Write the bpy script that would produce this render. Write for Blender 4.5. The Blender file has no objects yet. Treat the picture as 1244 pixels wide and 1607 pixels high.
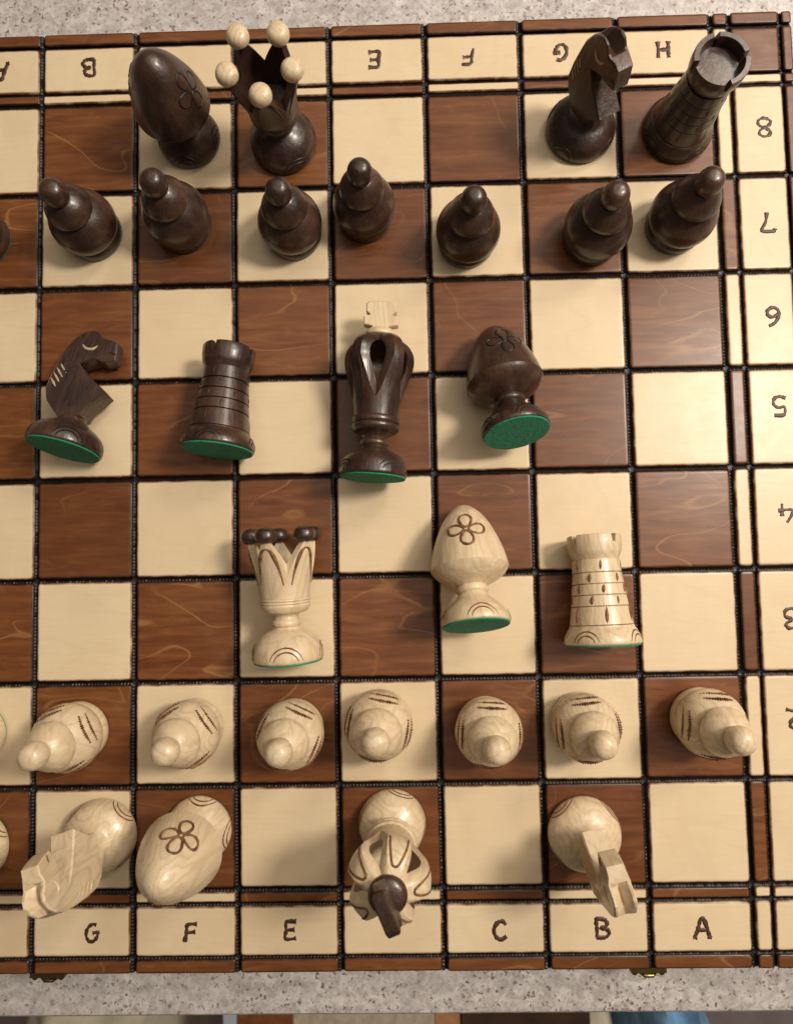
import bpy, math, random
from mathutils import Matrix, Vector, noise

S = 0.045            # metres per board square; every length below is given in squares
D = bpy.data
scene = bpy.context.scene
COL = scene.collection
random.seed(7)
rad = math.radians

# ------------------------------------------------------------------ camera
cam_d = D.cameras.new('camera')
cam_d.sensor_fit = 'VERTICAL'
cam_d.sensor_height = 24.0
cam_d.lens = 1050.0 / 1607.0 * 24.0
cam_d.clip_start = 0.01
cam_d.clip_end = 50
cam_d.dof.use_dof = True
cam_d.dof.focus_distance = 6.55 * S
cam_d.dof.aperture_fstop = 9.0
cam = D.objects.new('camera', cam_d)
COL.objects.link(cam)
RW = Matrix(((0.999646, -0.019139, -0.018456), (0.020183, 0.998105, 0.058135), (0.017309, -0.058487, 0.998138)))
M = RW.transposed().to_4x4()
M.translation = Vector((4.76005, -4.73574, 6.69872)) * S
cam.matrix_world = M
scene.camera = cam
scene.render.resolution_x = 792
scene.render.resolution_y = 1024

# ------------------------------------------------------------------ world, lamps, exposure
world = D.worlds.new('World')
scene.world = world
world.use_nodes = True
bg = world.node_tree.nodes['Background']
bg.inputs[0].default_value = (1.0, 0.82, 0.64, 1)
bg.inputs[1].default_value = 0.075


def area_lamp(name, loc, target, size, power, color):
    l = D.lights.new(name, 'AREA')
    l.shape = 'DISK'
    l.size = size
    l.energy = power
    l.color = color
    o = D.objects.new(name, l)
    COL.objects.link(o)
    o.location = Vector(loc) * S
    d = Vector(target) * S - o.location
    o.rotation_euler = d.to_track_quat('-Z', 'Y').to_euler()
    return o


area_lamp('ceiling_lamp', (18.5, 0.8, 19.0), (5, -4, 0), 0.21, 10.2, (1.0, 0.895, 0.765))
area_lamp('second_ceiling_lamp', (24.0, 17.0, 26.0), (5, -4, 0), 0.35, 6.5, (1.0, 0.885, 0.75))
area_lamp('ceiling_bounce_fill', (15.0, 7.0, 30.0), (5, -3, 0), 2.4, 15.5, (1.0, 0.885, 0.76))  # added broad fill standing in for ceiling bounce, not a fixture

scene.view_settings.view_transform = 'Standard'
scene.view_settings.look = 'None'
scene.view_settings.gamma = 1
scene.view_settings.exposure = -0.10
scene.render.engine = 'CYCLES'

# ------------------------------------------------------------------ materials


class NT:
    def __init__(self, name):
        self.m = D.materials.new(name)
        self.m.use_nodes = True
        self.t = self.m.node_tree
        self.t.nodes.clear()
        self.out = self.n('ShaderNodeOutputMaterial')
        self.b = self.n('ShaderNodeBsdfPrincipled')
        self.l(self.b.outputs[0], self.out.inputs[0])

    def n(self, typ, **kw):
        nd = self.t.nodes.new(typ)
        for k, v in kw.items():
            setattr(nd, k, v)
        return nd

    def l(self, a, b):
        self.t.links.new(a, b)

    def math(self, op, a, b=None, clamp=False):
        nd = self.n('ShaderNodeMath', operation=op, use_clamp=clamp)
        for i, v in enumerate((a, b)):
            if v is None:
                continue
            if isinstance(v, (int, float)):
                nd.inputs[i].default_value = v
            else:
                self.l(v, nd.inputs[i])
        return nd.outputs[0]

    def mix(self, f, a, b, mode='MIX'):
        nd = self.n('ShaderNodeMix', data_type='RGBA', blend_type=mode)
        for sock, v in ((nd.inputs[0], f), (nd.inputs[6], a), (nd.inputs[7], b)):
            if isinstance(v, (int, float)):
                sock.default_value = v
            elif isinstance(v, tuple):
                sock.default_value = (*v, 1)
            else:
                self.l(v, sock)
        return nd.outputs[2]

    def coords(self, scale=(1, 1, 1), rnd=True, rot=(0, 0, 0)):
        """object coordinates in board squares, shifted per object"""
        tc = self.n('ShaderNodeTexCoord')
        mp = self.n('ShaderNodeMapping')
        mp.inputs['Scale'].default_value = [s / S for s in scale]
        mp.inputs['Rotation'].default_value = rot
        self.l(tc.outputs['Object'], mp.inputs['Vector'])
        if not rnd:
            return mp.outputs[0]
        oi = self.n('ShaderNodeObjectInfo')
        k = self.math('MULTIPLY', oi.outputs['Random'], 37.0)
        cb = self.n('ShaderNodeCombineXYZ')
        self.l(k, cb.inputs[0])
        self.l(self.math('MULTIPLY', oi.outputs['Random'], 91.0), cb.inputs[1])
        self.l(self.math('MULTIPLY', oi.outputs['Random'], 53.0), cb.inputs[2])
        va = self.n('ShaderNodeVectorMath', operation='ADD')
        self.l(mp.outputs[0], va.inputs[0])
        self.l(cb.outputs[0], va.inputs[1])
        return va.outputs[0]

    def noise(self, vec, scale, detail=3, rough=0.55, dist=0.0):
        nd = self.n('ShaderNodeTexNoise')
        nd.inputs['Scale'].default_value = scale
        nd.inputs['Detail'].default_value = detail
        nd.inputs['Roughness'].default_value = rough
        nd.inputs['Distortion'].default_value = dist
        self.l(vec, nd.inputs['Vector'])
        return nd.outputs['Fac']

    def ramp(self, fac, stops):
        nd = self.n('ShaderNodeValToRGB')
        el = nd.color_ramp.elements
        while len(el) < len(stops):
            el.new(0.5)
        for e, (p, c) in zip(el, stops):
            e.position = p
            e.color = (*c, 1) if isinstance(c, tuple) else (c, c, c, 1)
        self.l(fac, nd.inputs[0])
        return nd.outputs[0]

    def bump(self, h, strength, dist):
        nd = self.n('ShaderNodeBump')
        nd.inputs['Strength'].default_value = strength
        nd.inputs['Distance'].default_value = dist * S
        self.l(h, nd.inputs['Height'])
        self.l(nd.outputs[0], self.b.inputs['Normal'])

    def set(self, **kw):
        for k, v in kw.items():
            s = self.b.inputs[k.replace('_', ' ')]
            if isinstance(v, (int, float)):
                s.default_value = v
            elif isinstance(v, tuple):
                s.default_value = (*v, 1)
            else:
                self.l(v, s)
        return self


def contour(m, field, freq, width):
    """thin lines where a slow field crosses whole values: growth-ring figure"""
    f = m.math('FRACT', m.math('MULTIPLY', field, freq))
    d = m.math('ABSOLUTE', m.math('SUBTRACT', f, 0.5))
    return m.math('SUBTRACT', 1.0, m.math('DIVIDE', d, width), clamp=True)


def tile_wood(name, light):
    m = NT(name)
    v = m.coords()
    vg = m.coords(scale=(0.7, 5.5, 1.0) if not light else (1.0, 14.0, 1.0))
    vs = m.coords(scale=(0.55, 1.25, 1.0))
    grain = m.noise(vg, 2.6, 5 if light else 4, 0.6 if light else 0.52, 0.6)
    slow = m.noise(vs, 0.9, 2, 0.45, 0.5)
    blot = m.noise(v, 1.7, 3, 0.5)
    oi = m.n('ShaderNodeObjectInfo')
    if light:
        c = m.ramp(grain, [(0.20, (0.655, 0.525, 0.340)), (0.80, (0.715, 0.586, 0.398))])
        c = m.mix(m.ramp(m.noise(m.coords(scale=(1.6, 0.7, 1)), 1.3, 4, 0.55, 0.8), [(0.40, 0.0), (0.70, 0.55)]), c, (0.610, 0.475, 0.305))
        c = m.mix(m.math('MULTIPLY', oi.outputs['Random'], 0.22), c, (0.58, 0.42, 0.26))
        c = m.mix(m.math('MULTIPLY', contour(m, slow, 9.0, 0.16), 0.10), c, (0.50, 0.36, 0.20))
        spk = m.noise(m.coords(scale=(1, 3, 1)), 14, 2)
        c = m.mix(m.ramp(spk, [(0.70, 0.0), (0.80, 0.35)]), c, (0.50, 0.35, 0.19))
        edge_c, rough = (0.10, 0.035, 0.012), 0.36
    else:
        c = m.ramp(grain, [(0.24, (0.085, 0.0265, 0.0085)), (0.50, (0.148, 0.0505, 0.0165)), (0.78, (0.230, 0.089, 0.030))])
        c = m.mix(m.ramp(blot, [(0.35, 0.0), (0.75, 0.55)]), c, (0.175, 0.067, 0.023))
        mask = m.ramp(m.noise(v, 1.1, 2), [(0.42, 0.0), (0.62, 1.0)])
        vein = m.math('MULTIPLY', contour(m, m.math('ADD', slow, m.math('MULTIPLY', grain, 0.02)), 6.5, 0.05), mask)
        c = m.mix(m.math('MULTIPLY', vein, 0.6), c, (0.37, 0.185, 0.070))
        fl = m.noise(m.coords(scale=(1.0, 2.6, 1.0)), 5.5, 3, 0.6)
        c = m.mix(m.ramp(fl, [(0.58, 0.0), (0.76, 0.32)]), c, (0.29, 0.126, 0.045))
        c = m.mix(m.math('MULTIPLY', m.math('SUBTRACT', oi.outputs['Random'], 0.35, True), 0.6), c, (0.075, 0.025, 0.009))
        edge_c, rough = (0.018, 0.007, 0.004), 0.33
    at = m.n('ShaderNodeAttribute', attribute_name='edge')
    ed = m.math('MULTIPLY', at.outputs['Fac'], m.math('ADD', 0.45, m.noise(v, 7, 3)))
    c = m.mix(m.ramp(ed, [(0.38, 0.0), (0.95, 1.0)]), c, edge_c)
    rg = m.math('ADD', rough - 0.06, m.math('MULTIPLY', m.noise(v, 5, 3), 0.14))
    m.set(Base_Color=c, Roughness=rg, Specular_IOR_Level=0.36)
    m.bump(m.math('ADD', grain, m.math('MULTIPLY', blot, 0.8)), 0.02, 0.03)
    return m.m


def piece_wood(name, kind):
    m = NT(name)
    v = m.coords()
    vz = m.coords(scale=(5.0, 5.0, 1.0))
    vr = m.coords(scale=(1.0, 1.0, 0.28), rot=(0.25, 0.15, 0.4))
    fib = m.noise(vz, 3.5, 4, 0.6)
    ring = m.noise(vr, 2.1, 2, 0.4, 0.3)
    if kind == 'white':
        c = m.ramp(fib, [(0.25, (0.58, 0.45, 0.29)), (0.75, (0.70, 0.565, 0.385))])
        c = m.mix(m.math('MULTIPLY', contour(m, m.math('ADD', ring, m.math('MULTIPLY', fib, 0.05)), 16.0, 0.28), 0.46), c, (0.44, 0.30, 0.16))
        c = m.mix(m.ramp(m.noise(v, 2.5, 3), [(0.45, 0.0), (0.8, 0.45)]), c, (0.60, 0.45, 0.26))
        rough, coat = 0.40, 0.40
    else:
        c = m.ramp(fib, [(0.25, (0.018, 0.0088, 0.0062)), (0.75, (0.046, 0.0215, 0.0138))])
        c = m.mix(m.math('MULTIPLY', contour(m, ring, 11.0, 0.25), 0.35), c, (0.012, 0.006, 0.005))
        c = m.mix(m.ramp(m.noise(v, 2.2, 4), [(0.42, 0.0), (0.72, 0.8)]), c, (0.095, 0.044, 0.026))
        pore = m.noise(m.coords(scale=(9.0, 9.0, 1.2)), 5.0, 3, 0.65)
        c = m.mix(m.ramp(pore, [(0.56, 0.0), (0.70, 0.7)]), c, (0.008, 0.004, 0.0035))
        rough, coat = 0.36, 0.35
    rg = m.math('ADD', rough - 0.07, m.math('MULTIPLY', m.noise(v, 6, 3), 0.18))
    m.set(Base_Color=c, Roughness=rg, Coat_Weight=coat, Coat_Roughness=0.20)
    m.bump(m.math('ADD', fib, m.math('MULTIPLY', m.noise(v, 4, 3), 0.8)), 0.22, 0.035)
    return m.m


def simple(name, col, rough, nscale=0.0, namp=0.0, **kw):
    m = NT(name)
    if nscale:
        f = m.noise(m.coords(), nscale, 4)
        lo = tuple(c * (1 - namp) for c in col)
        hi = tuple(min(1, c * (1 + namp)) for c in col)
        m.set(Base_Color=m.ramp(f, [(0.3, lo), (0.7, hi)]))
        m.bump(f, 0.15, 0.02)
    else:
        m.set(Base_Color=col)
    m.set(Roughness=rough, **kw)
    return m.m


MAT = {
    'light_tile': tile_wood('light_tile_wood', True),
    'dark_tile': tile_wood('dark_tile_wood', False),
    'white': piece_wood('pale_turned_wood', 'white'),
    'black': piece_wood('dark_turned_wood', 'black'),
    'groove': simple('burnt_groove', (0.010, 0.0055, 0.0042), 0.44, 20, 0.4, Specular_IOR_Level=0.4),
    'burnt': simple('burnt_mark', (0.165, 0.074, 0.029), 0.6, 22, 0.7),
    'letter': simple('burnt_letter', (0.058, 0.023, 0.011), 0.5, 25, 0.6),
    'burnt_black': simple('burnt_mark_on_dark', (0.008, 0.004, 0.003), 0.5, 18, 0.4),
    'body': simple('board_case_wood', (0.10, 0.036, 0.014), 0.45, 6, 0.3),
    'pale_cut': simple('pale_cut_wood', (0.42, 0.31, 0.21), 0.6, 20, 0.25),
    'brass': simple('brass', (0.26, 0.18, 0.065), 0.36, 9, 0.2, Metallic=1.0),
    'shaded_brass': simple('brass_painted_in_shade', (0.16, 0.10, 0.045), 0.45, 9, 0.3, Metallic=1.0),  # same brass as the other latch, with its shadow put into the colour
}

fm = NT('green_felt')
fv = fm.coords()
ff = fm.noise(fv, 26, 4, 0.7)
fm.set(Base_Color=fm.ramp(fm.math('ADD', fm.math('MULTIPLY', ff, 0.7), fm.math('MULTIPLY', fm.noise(fv, 3, 3), 0.3)),
                          [(0.3, (0.003, 0.145, 0.072)), (0.7, (0.008, 0.285, 0.145))]),
       Roughness=0.95, Sheen_Weight=0.08, Sheen_Roughness=0.5)
fm.bump(ff, 0.5, 0.03)
MAT['felt'] = fm.m

gm = NT('speckled_granite')
gv = gm.coords(rnd=False)
g1 = gm.noise(gv, 8.5, 5, 0.62, 0.6)
g2 = gm.noise(gv, 24, 4, 0.6, 0.4)
g3 = gm.noise(gv, 1.3, 3, 0.5)
vo = gm.n('ShaderNodeTexVoronoi')
vo.inputs['Scale'].default_value = 22
vo.inputs['Randomness'].default_value = 1.0
va = gm.n('ShaderNodeVectorMath', operation='ADD')
nz = gm.n('ShaderNodeTexNoise')
nz.inputs['Scale'].default_value = 20
gm.l(gv, nz.inputs['Vector'])
vsc = gm.n('ShaderNodeVectorMath', operation='SCALE')
vsc.inputs['Scale'].default_value = 0.09
gm.l(nz.outputs['Color'], vsc.inputs[0])
gm.l(gv, va.inputs[0])
gm.l(vsc.outputs[0], va.inputs[1])
gm.l(va.outputs[0], vo.inputs['Vector'])
gc = gm.ramp(g1, [(0.30, (0.32, 0.295, 0.285)), (0.5, (0.50, 0.470, 0.455)), (0.72, (0.69, 0.665, 0.65))])
gc = gm.mix(gm.ramp(g2, [(0.55, 0.0), (0.62, 0.70)]), gc, (0.33, 0.27, 0.245))
sep = gm.n('ShaderNodeSeparateColor')
gm.l(vo.outputs['Color'], sep.inputs[0])
spot = gm.math('MULTIPLY', gm.ramp(vo.outputs['Distance'], [(0.34, 1.0), (0.43, 0.0)]),
               gm.ramp(sep.outputs[0], [(0.58, 0.0), (0.80, 1.0)]))
gc = gm.mix(gm.math('MULTIPLY', spot, 0.9), gc, (0.14, 0.105, 0.095))
spot2 = gm.math('MULTIPLY', gm.ramp(vo.outputs['Distance'], [(0.2, 1.0), (0.5, 0.0)]),
                gm.ramp(sep.outputs[1], [(0.72, 0.0), (0.88, 1.0)]))
gc = gm.mix(gm.math('MULTIPLY', spot2, 0.55), gc, (0.36, 0.25, 0.19))
gc = gm.mix(gm.ramp(g3, [(0.4, 0.0), (0.7, 0.35)]), gc, (0.42, 0.38, 0.37))
gm.set(Base_Color=gc, Roughness=gm.math('ADD', 0.30, gm.math('MULTIPLY', g2, 0.2)))
gm.bump(g2, 0.05, 0.02)
MAT['granite'] = gm.m

# ------------------------------------------------------------------ mesh helpers


class MB:
    def __init__(self):
        self.v, self.f, self.a = [], [], []

    def add(self, vs, fs, attr=None):
        o = len(self.v)
        self.v += [tuple(p) for p in vs]
        self.f += [tuple(i + o for i in f) for f in fs]
        self.a += list(attr) if attr else [0.0] * len(vs)

    def box(self, x0, x1, y0, y1, z0, z1):
        self.add([(x0, y0, z0), (x1, y0, z0), (x1, y1, z0), (x0, y1, z0), (x0, y0, z1), (x1, y0, z1), (x1, y1, z1), (x0, y1, z1)],
                 [(0, 3, 2, 1), (4, 5, 6, 7), (0, 1, 5, 4), (1, 2, 6, 5), (2, 3, 7, 6), (3, 0, 4, 7)])

    def tube(self, pts, r, sides=6, closed=False):
        pts = [Vector(p) for p in pts]
        n = len(pts)
        rr = r if isinstance(r, (list, tuple)) else [r] * n
        vs, fs = [], []
        prev = None
        for i, p in enumerate(pts):
            if closed:
                t = pts[(i + 1) % n] - pts[i - 1]
            else:
                t = pts[min(i + 1, n - 1)] - pts[max(i - 1, 0)]
            t.normalize()
            u = prev if prev is not None else (Vector((0, 0, 1)) if abs(t.z) < 0.9 else Vector((1, 0, 0)))
            u = (u - t * u.dot(t)).normalized()
            prev = u
            w = t.cross(u)
            for k in range(sides):
                a = 2 * math.pi * k / sides
                vs.append(p + (u * math.cos(a) + w * math.sin(a)) * rr[i])
        for i in range(n if closed else n - 1):
            j = (i + 1) % n
            for k in range(sides):
                k2 = (k + 1) % sides
                fs.append((i * sides + k, i * sides + k2, j * sides + k2, j * sides + k))
        if not closed:
            fs.append(tuple(range(sides - 1, -1, -1)))
            fs.append(tuple((n - 1) * sides + k for k in range(sides)))
        self.add(vs, fs)

    def build(self, name, mat, parent=None, smooth=None, merge=False, attr=False, kind=None):
        me = D.meshes.new(name)
        me.from_pydata([(x * S, y * S, z * S) for x, y, z in self.v], [], self.f)
        if merge:
            import bmesh
            b = bmesh.new()
            b.from_mesh(me)
            bmesh.ops.remove_doubles(b, verts=b.verts, dist=1e-4 * S * 3)
            bmesh.ops.recalc_face_normals(b, faces=b.faces)
            b.to_mesh(me)
            b.free()
        if attr:
            at = me.attributes.new('edge', 'FLOAT', 'POINT')
            at.data.foreach_set('value', self.a)
        if smooth is not None:
            me.polygons.foreach_set('use_smooth', [True] * len(me.polygons))
            me.set_sharp_from_angle(angle=rad(smooth))
        me.materials.append(MAT[mat] if isinstance(mat, str) else mat)
        me.update()
        o = D.objects.new(name, me)
        COL.objects.link(o)
        if parent:
            o.parent = parent
        if kind:
            o['kind'] = kind
        return o


def catmull(P, n=5):
    """P: list of (r, z[, 1 if sharp]); spline through points, broken at sharp ones"""
    out = []
    segs, cur = [], [P[0]]
    for p in P[1:]:
        cur.append(p)
        if len(p) > 2:
            segs.append(cur)
            cur = [p]
    if len(cur) > 1:
        segs.append(cur)
    for s in segs:
        q = [Vector(p[:2]) for p in s]
        q = [q[0] * 2 - q[1]] + q + [q[-1] * 2 - q[-2]]
        for i in range(1, len(q) - 2):
            a, b, c, d = q[i - 1:i + 3]
            m = 1 if len(s) == 2 else n
            for k in range(m):
                t = k / m
                out.append(0.5 * ((2 * b) + (c - a) * t + (2 * a - 5 * b + 4 * c - d) * t * t + (3 * b - a - 3 * c + d) * t ** 3))
    out.append(Vector(P[-1][:2]))
    return [(max(p.x, 0.0), p.y) for p in out]


def prof_r(P):
    Q = catmull(P)

    def f(z):
        for (r0, z0), (r1, z1) in zip(Q, Q[1:]):
            if min(z0, z1) <= z <= max(z0, z1) and z0 != z1:
                return r0 + (r1 - r0) * (z - z0) / (z1 - z0)
        return Q[-1][0] if z > Q[-1][1] else Q[0][0]
    return f


def lathe(mb, P, seg=64, wob=0.004, seed=0.0):
    Q = catmull(P)
    vs, fs = [], []
    for r, z in Q:
        for k in range(seg):
            a = 2 * math.pi * k / seg
            rr = r * (1 + wob * noise.noise(Vector((math.cos(a) * 1.3 + seed, math.sin(a) * 1.3, z * 4))))
            vs.append((rr * math.cos(a), rr * math.sin(a), z))
    for i in range(len(Q) - 1):
        for k in range(seg):
            k2 = (k + 1) % seg
            fs.append((i * seg + k, i * seg + k2, (i + 1) * seg + k2, (i + 1) * seg + k))
    if Q[0][0] > 1e-4:
        fs.append(tuple(range(seg - 1, -1, -1)))
    if Q[-1][0] > 1e-4:
        fs.append(tuple((len(Q) - 1) * seg + k for k in range(seg)))
    mb.add(vs, fs)


def turned(name, P, mat, parent, seed=0.0, sharp=38):
    mb = MB()
    lathe(mb, P, seed=seed)
    return mb.build(name, mat, parent, smooth=sharp, merge=True)


def empty(name):
    o = D.objects.new(name, None)
    o.empty_display_size = 0.01
    COL.objects.link(o)
    return o


def tag(o, label=None, cat=None, group=None, kind=None):
    for k, v in (('label', label), ('category', cat), ('group', group), ('kind', kind)):
        if v:
            o[k] = v
    return o


def copy_tree(o, parent=None):
    c = o.copy()
    COL.objects.link(c)
    if parent:
        c.parent = parent
    for ch in o.children:
        copy_tree(ch, c)
    return c


def arc_pts(c, r, a0, a1, n):
    return [(c[0] + r * math.cos(a0 + (a1 - a0) * i / n), c[1] + r * math.sin(a0 + (a1 - a0) * i / n)) for i in range(n + 1)]


# ------------------------------------------------------------------ counter and what shows below it
CZ = -0.50
mb = MB()
y0, y1 = -9.545, 14.0
x0, x1 = -14.0, 24.0
edge = [(y0 + 0.10, CZ), (y0 + 0.045, CZ - 0.012), (y0 + 0.012, CZ - 0.045), (y0, CZ - 0.10), (y0, CZ - 0.80), (y0 + 0.1, CZ - 0.9)]
NX = 60
vs = [(x0, y1, CZ), (x1, y1, CZ)]
top = [(x0 + (x1 - x0) * i / NX) for i in range(NX + 1)]
for (yy, zz) in edge:
    for xx in top:
        vs.append((xx, yy + 0.010 * noise.noise(Vector((xx * 2.1, 3.3, 0))), zz))
fs = [tuple([0] + [2 + i for i in range(NX + 1)] + [1])]
for j in range(len(edge) - 1):
    for i in range(NX):
        a = 2 + j * (NX + 1) + i
        fs.append((a, a + NX + 1, a + NX + 2, a + 1))
o = len(vs)
vs += [(x0, y1, CZ - 0.9), (x1, y1, CZ - 0.9)]
L = 2 + (len(edge) - 1) * (NX + 1)
fs.append(tuple([o + 1] + [L + i for i in range(NX, -1, -1)] + [o]))
mb.add(vs, fs)
counter = mb.build('counter', 'granite', smooth=30)
tag(counter, kind='structure')

floor_m = simple('mauve_floor', (0.34, 0.28, 0.29), 0.7, 1.2, 0.12)
mb = MB()
mb.box(-60, 70, -80, 40, -20.4, -20.0)
tag(mb.build('floor', floor_m), kind='structure')

stool = empty('wooden_stool')
stool.location = Vector((3.1, -17.6, -20.0)) * S
red = simple('stool_rail_wood', (0.24, 0.085, 0.034), 0.4, 3, 0.3)
orange = simple('stool_light_rail_wood', (0.50, 0.25, 0.11), 0.4, 3, 0.25)
seat_m = simple('stool_seat', (0.56, 0.46, 0.35), 0.8, 6, 0.2)
SH = 10.0
mb = MB(); mb.box(-2.68, -1.35, -2.2, 2.2, SH - 0.5, SH); mb.build('rail', red, stool)
mb = MB(); mb.box(2.07, 2.65, -2.2, 2.2, SH - 0.5, SH); mb.build('rail', orange, stool)
mb = MB()
mb.box(-1.345, 2.065, -2.1, 2.1, SH - 0.35, SH - 0.05)
mb.build('seat', seat_m, stool)
for sx in (-2.3, 2.36):
    for sy in (-1.8, 1.8):
        mb = MB(); mb.tube([(sx, sy, 0.0), (sx, sy, SH - 0.45)], [0.22, 0.3], 10)
        mb.build('leg', red if sx < 0 else orange, stool, smooth=40)
tag(stool, 'wooden stool with tan seat between brown rails, below the counter edge', 'stool')

pb = MB(); pb.box(-0.16, 0.16, -1.2, 1.2, 0, 10.0)
o = pb.build('folded_board', simple('pale_blue_paint', (0.52, 0.58, 0.68), 0.6, 3, 0.1))
o.location = Vector((0.235, -16.9, -20.0)) * S
tag(o, 'narrow pale blue panel beside the left rail of the stool', 'panel')

db = empty('dark_crate')
db.location = Vector((7.35, -17.4, -20.0)) * S
dk = simple('dark_crate_wood', (0.055, 0.026, 0.016), 0.5, 2, 0.3)
for k in range(3):
    mb = MB(); mb.box(-1.55, 1.52, -2.0 + k * 1.36, -2.0 + k * 1.36 + 1.33, 9.6, 9.9); mb.build('lid_board', dk, db)
mb = MB(); mb.box(-1.5, 1.48, -1.95, 2.0, 0, 9.58); mb.build('crate_body', dk, db)
tag(db, 'dark brown wooden crate below the counter edge', 'crate')


def pillow(name, loc, sx, sy, sz, mat, label, cat, lump=0.12, seed=0.0):
    mb = MB()
    nu, nv = 40, 20
    vs, fs = [], []
    for j in range(nv + 1):
        th = math.pi * j / nv
        for i in range(nu):
            ph = 2 * math.pi * i / nu
            d = Vector((math.sin(th) * math.cos(ph), math.sin(th) * math.sin(ph), math.cos(th)))
            k = 1 + lump * noise.noise(d * 2.6 + Vector((seed, 0, 0))) + lump * 0.5 * noise.noise(d * 6 + Vector((seed, 4, 0)))
            p = [math.copysign(abs(c) ** 0.75, c) for c in d]
            vs.append((p[0] * sx * k, p[1] * sy * k, sz + p[2] * sz * k))
    for j in range(nv):
        for i in range(nu):
            i2 = (i + 1) % nu
            fs.append((j * nu + i, (j + 1) * nu + i, (j + 1) * nu + i2, j * nu + i2))
    mb.add(vs, fs)
    o = mb.build(name, mat, smooth=60, merge=True)
    o.location = Vector(loc) * S
    return tag(o, label, cat)


blue = simple('blue_cloth', (0.25, 0.47, 0.74), 0.8, 2, 0.3)
cream = simple('cream_cloth', (0.66, 0.60, 0.47), 0.85, 2, 0.15)
pillow('blue_bag', (11.55, -18.2, -20.0), 0.98, 2.6, 4.6, blue, 'crumpled sky blue bag under the right end of the counter edge', 'bag', 0.16, 1.0)
pillow('cream_cushion', (-4.2, -18.6, -20.0), 2.3, 3.2, 4.4, cream, 'cream cushion in the bottom left corner below the counter', 'cushion', 0.10, 5.0)
pillow('round_cushion', (9.2, -17.5, -20.0), 0.72, 1.9, 4.8, cream, 'small rounded cream cushion between dark crate and blue bag', 'cushion', 0.05, 9.0)

# ------------------------------------------------------------------ the board
board = empty('chess_board')
tag(board, 'folding wooden chess board with burnt grooves on granite counter', 'chess board')
cols = [0.0, 1.0, 2.0003, 3.0275, 4.0283, 5.0286, 6.018, 7.0103, 7.9953]
rows = [0.0, 0.9653, 1.9705, 2.9567, 3.9584, 4.9715, 5.9936, 7.0097, 8.0046]
XE = [-0.835, -0.715, -0.188] + cols + [8.183, 8.71, 8.83]
YE = [0.785, 0.64, 0.13] + [-r for r in rows] + [-8.14, -8.64, -8.787]
NXE, NYE = len(XE), len(YE)


def xgap(i):
    if i in (0, NXE - 1):
        return 0.0
    return 0.045 if 3 <= i <= 11 else 0.033


def ygap(j):
    if j in (0, NYE - 1):
        return 0.0
    return 0.043 if 3 <= j <= 11 else 0.032


def rrect(x0, x1, y0, y1, r, n=3):
    out = []
    for (cx, cy, a) in ((x1 - r, y1 - r, 0), (x0 + r, y1 - r, 90), (x0 + r, y0 + r, 180), (x1 - r, y0 + r, 270)):
        for k in range(n + 1):
            t = rad(a + 90 * k / n)
            out.append((cx + r * math.cos(t), cy + r * math.sin(t)))
    return out


def tile(name, x0, x1, y0, y1, mat):
    cx, cy = (x0 + x1) / 2, (y0 + y1) / 2
    hx, hy = (x1 - x0) / 2, (y1 - y0) / 2
    mn = min(hx, hy)
    rc = min(0.035, mn * 0.5)
    ins = min(0.036, mn * 0.5)
    dz = random.uniform(-0.0035, 0.0035)
    tx, ty = random.uniform(-0.002, 0.002), random.uniform(-0.002, 0.002)
    jx, jy = random.uniform(-0.004, 0.004), random.uniform(-0.004, 0.004)
    rings = []
    for inset, z, a in ((0.0, -0.05, 1.0), (0.0, -0.012, 1.0), (0.006, -0.004, 0.95), (0.014, 0.0, 0.75), (ins, 0.0, 0.0)):
        pts = rrect(-hx + inset, hx - inset, -hy + inset, hy - inset, max(rc - inset, 0.004))
        rings.append([(x + jx, y + jy, z + (dz + tx * x + ty * y if z > -0.04 else 0), a) for x, y in pts])
    n = len(rings[0])
    mb = MB()
    vs = [p[:3] for r in rings for p in r]
    at = [p[3] for r in rings for p in r]
    fs = []
    for i in range(len(rings) - 1):
        for k in range(n):
            k2 = (k + 1) % n
            fs.append((i * n + k, i * n + k2, (i + 1) * n + k2, (i + 1) * n + k))
    fs.append(tuple((len(rings) - 1) * n + k for k in range(n)))
    mb.add(vs, fs, at)
    o = mb.build(name, mat, board, smooth=30, attr=True)
    o.location = (cx * S, cy * S, 0)
    return o


for j in range(NYE - 1):
    for i in range(NXE - 1):
        xa, xb = XE[i] + xgap(i) / 2, XE[i + 1] - xgap(i + 1) / 2
        ya, yb = YE[j + 1] + ygap(j + 1) / 2, YE[j] - ygap(j) / 2
        ci, rj = i - 3, j - 3
        edge_cell = i in (0, NXE - 2) or j in (0, NYE - 2)
        inx, iny = 0 <= ci < 8, 0 <= rj < 8
        if edge_cell:
            nm, mt = 'border_strip', 'dark_tile'
        elif inx and iny:
            lt = (ci + rj) % 2 == 0
            nm, mt = ('light_square', 'light_tile') if lt else ('dark_square', 'dark_tile')
        elif inx and j in (2, 11):
            lt = (ci + (0 if j == 2 else 7)) % 2 != 0
            nm, mt = 'inner_strip', 'light_tile' if lt else 'dark_tile'
        elif iny and i in (2, 11):
            lt = ((0 if i == 2 else 7) + rj) % 2 != 0
            nm, mt = 'inner_strip', 'light_tile' if lt else 'dark_tile'
        elif i == 12 and j == 1:
            nm, mt = 'corner_panel', 'dark_tile'
        elif inx or iny:
            nm, mt = 'label_panel', 'light_tile'
        else:
            nm, mt = 'corner_panel', 'light_tile'
        tile(nm, xa, xb, ya, yb, mt)

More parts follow.
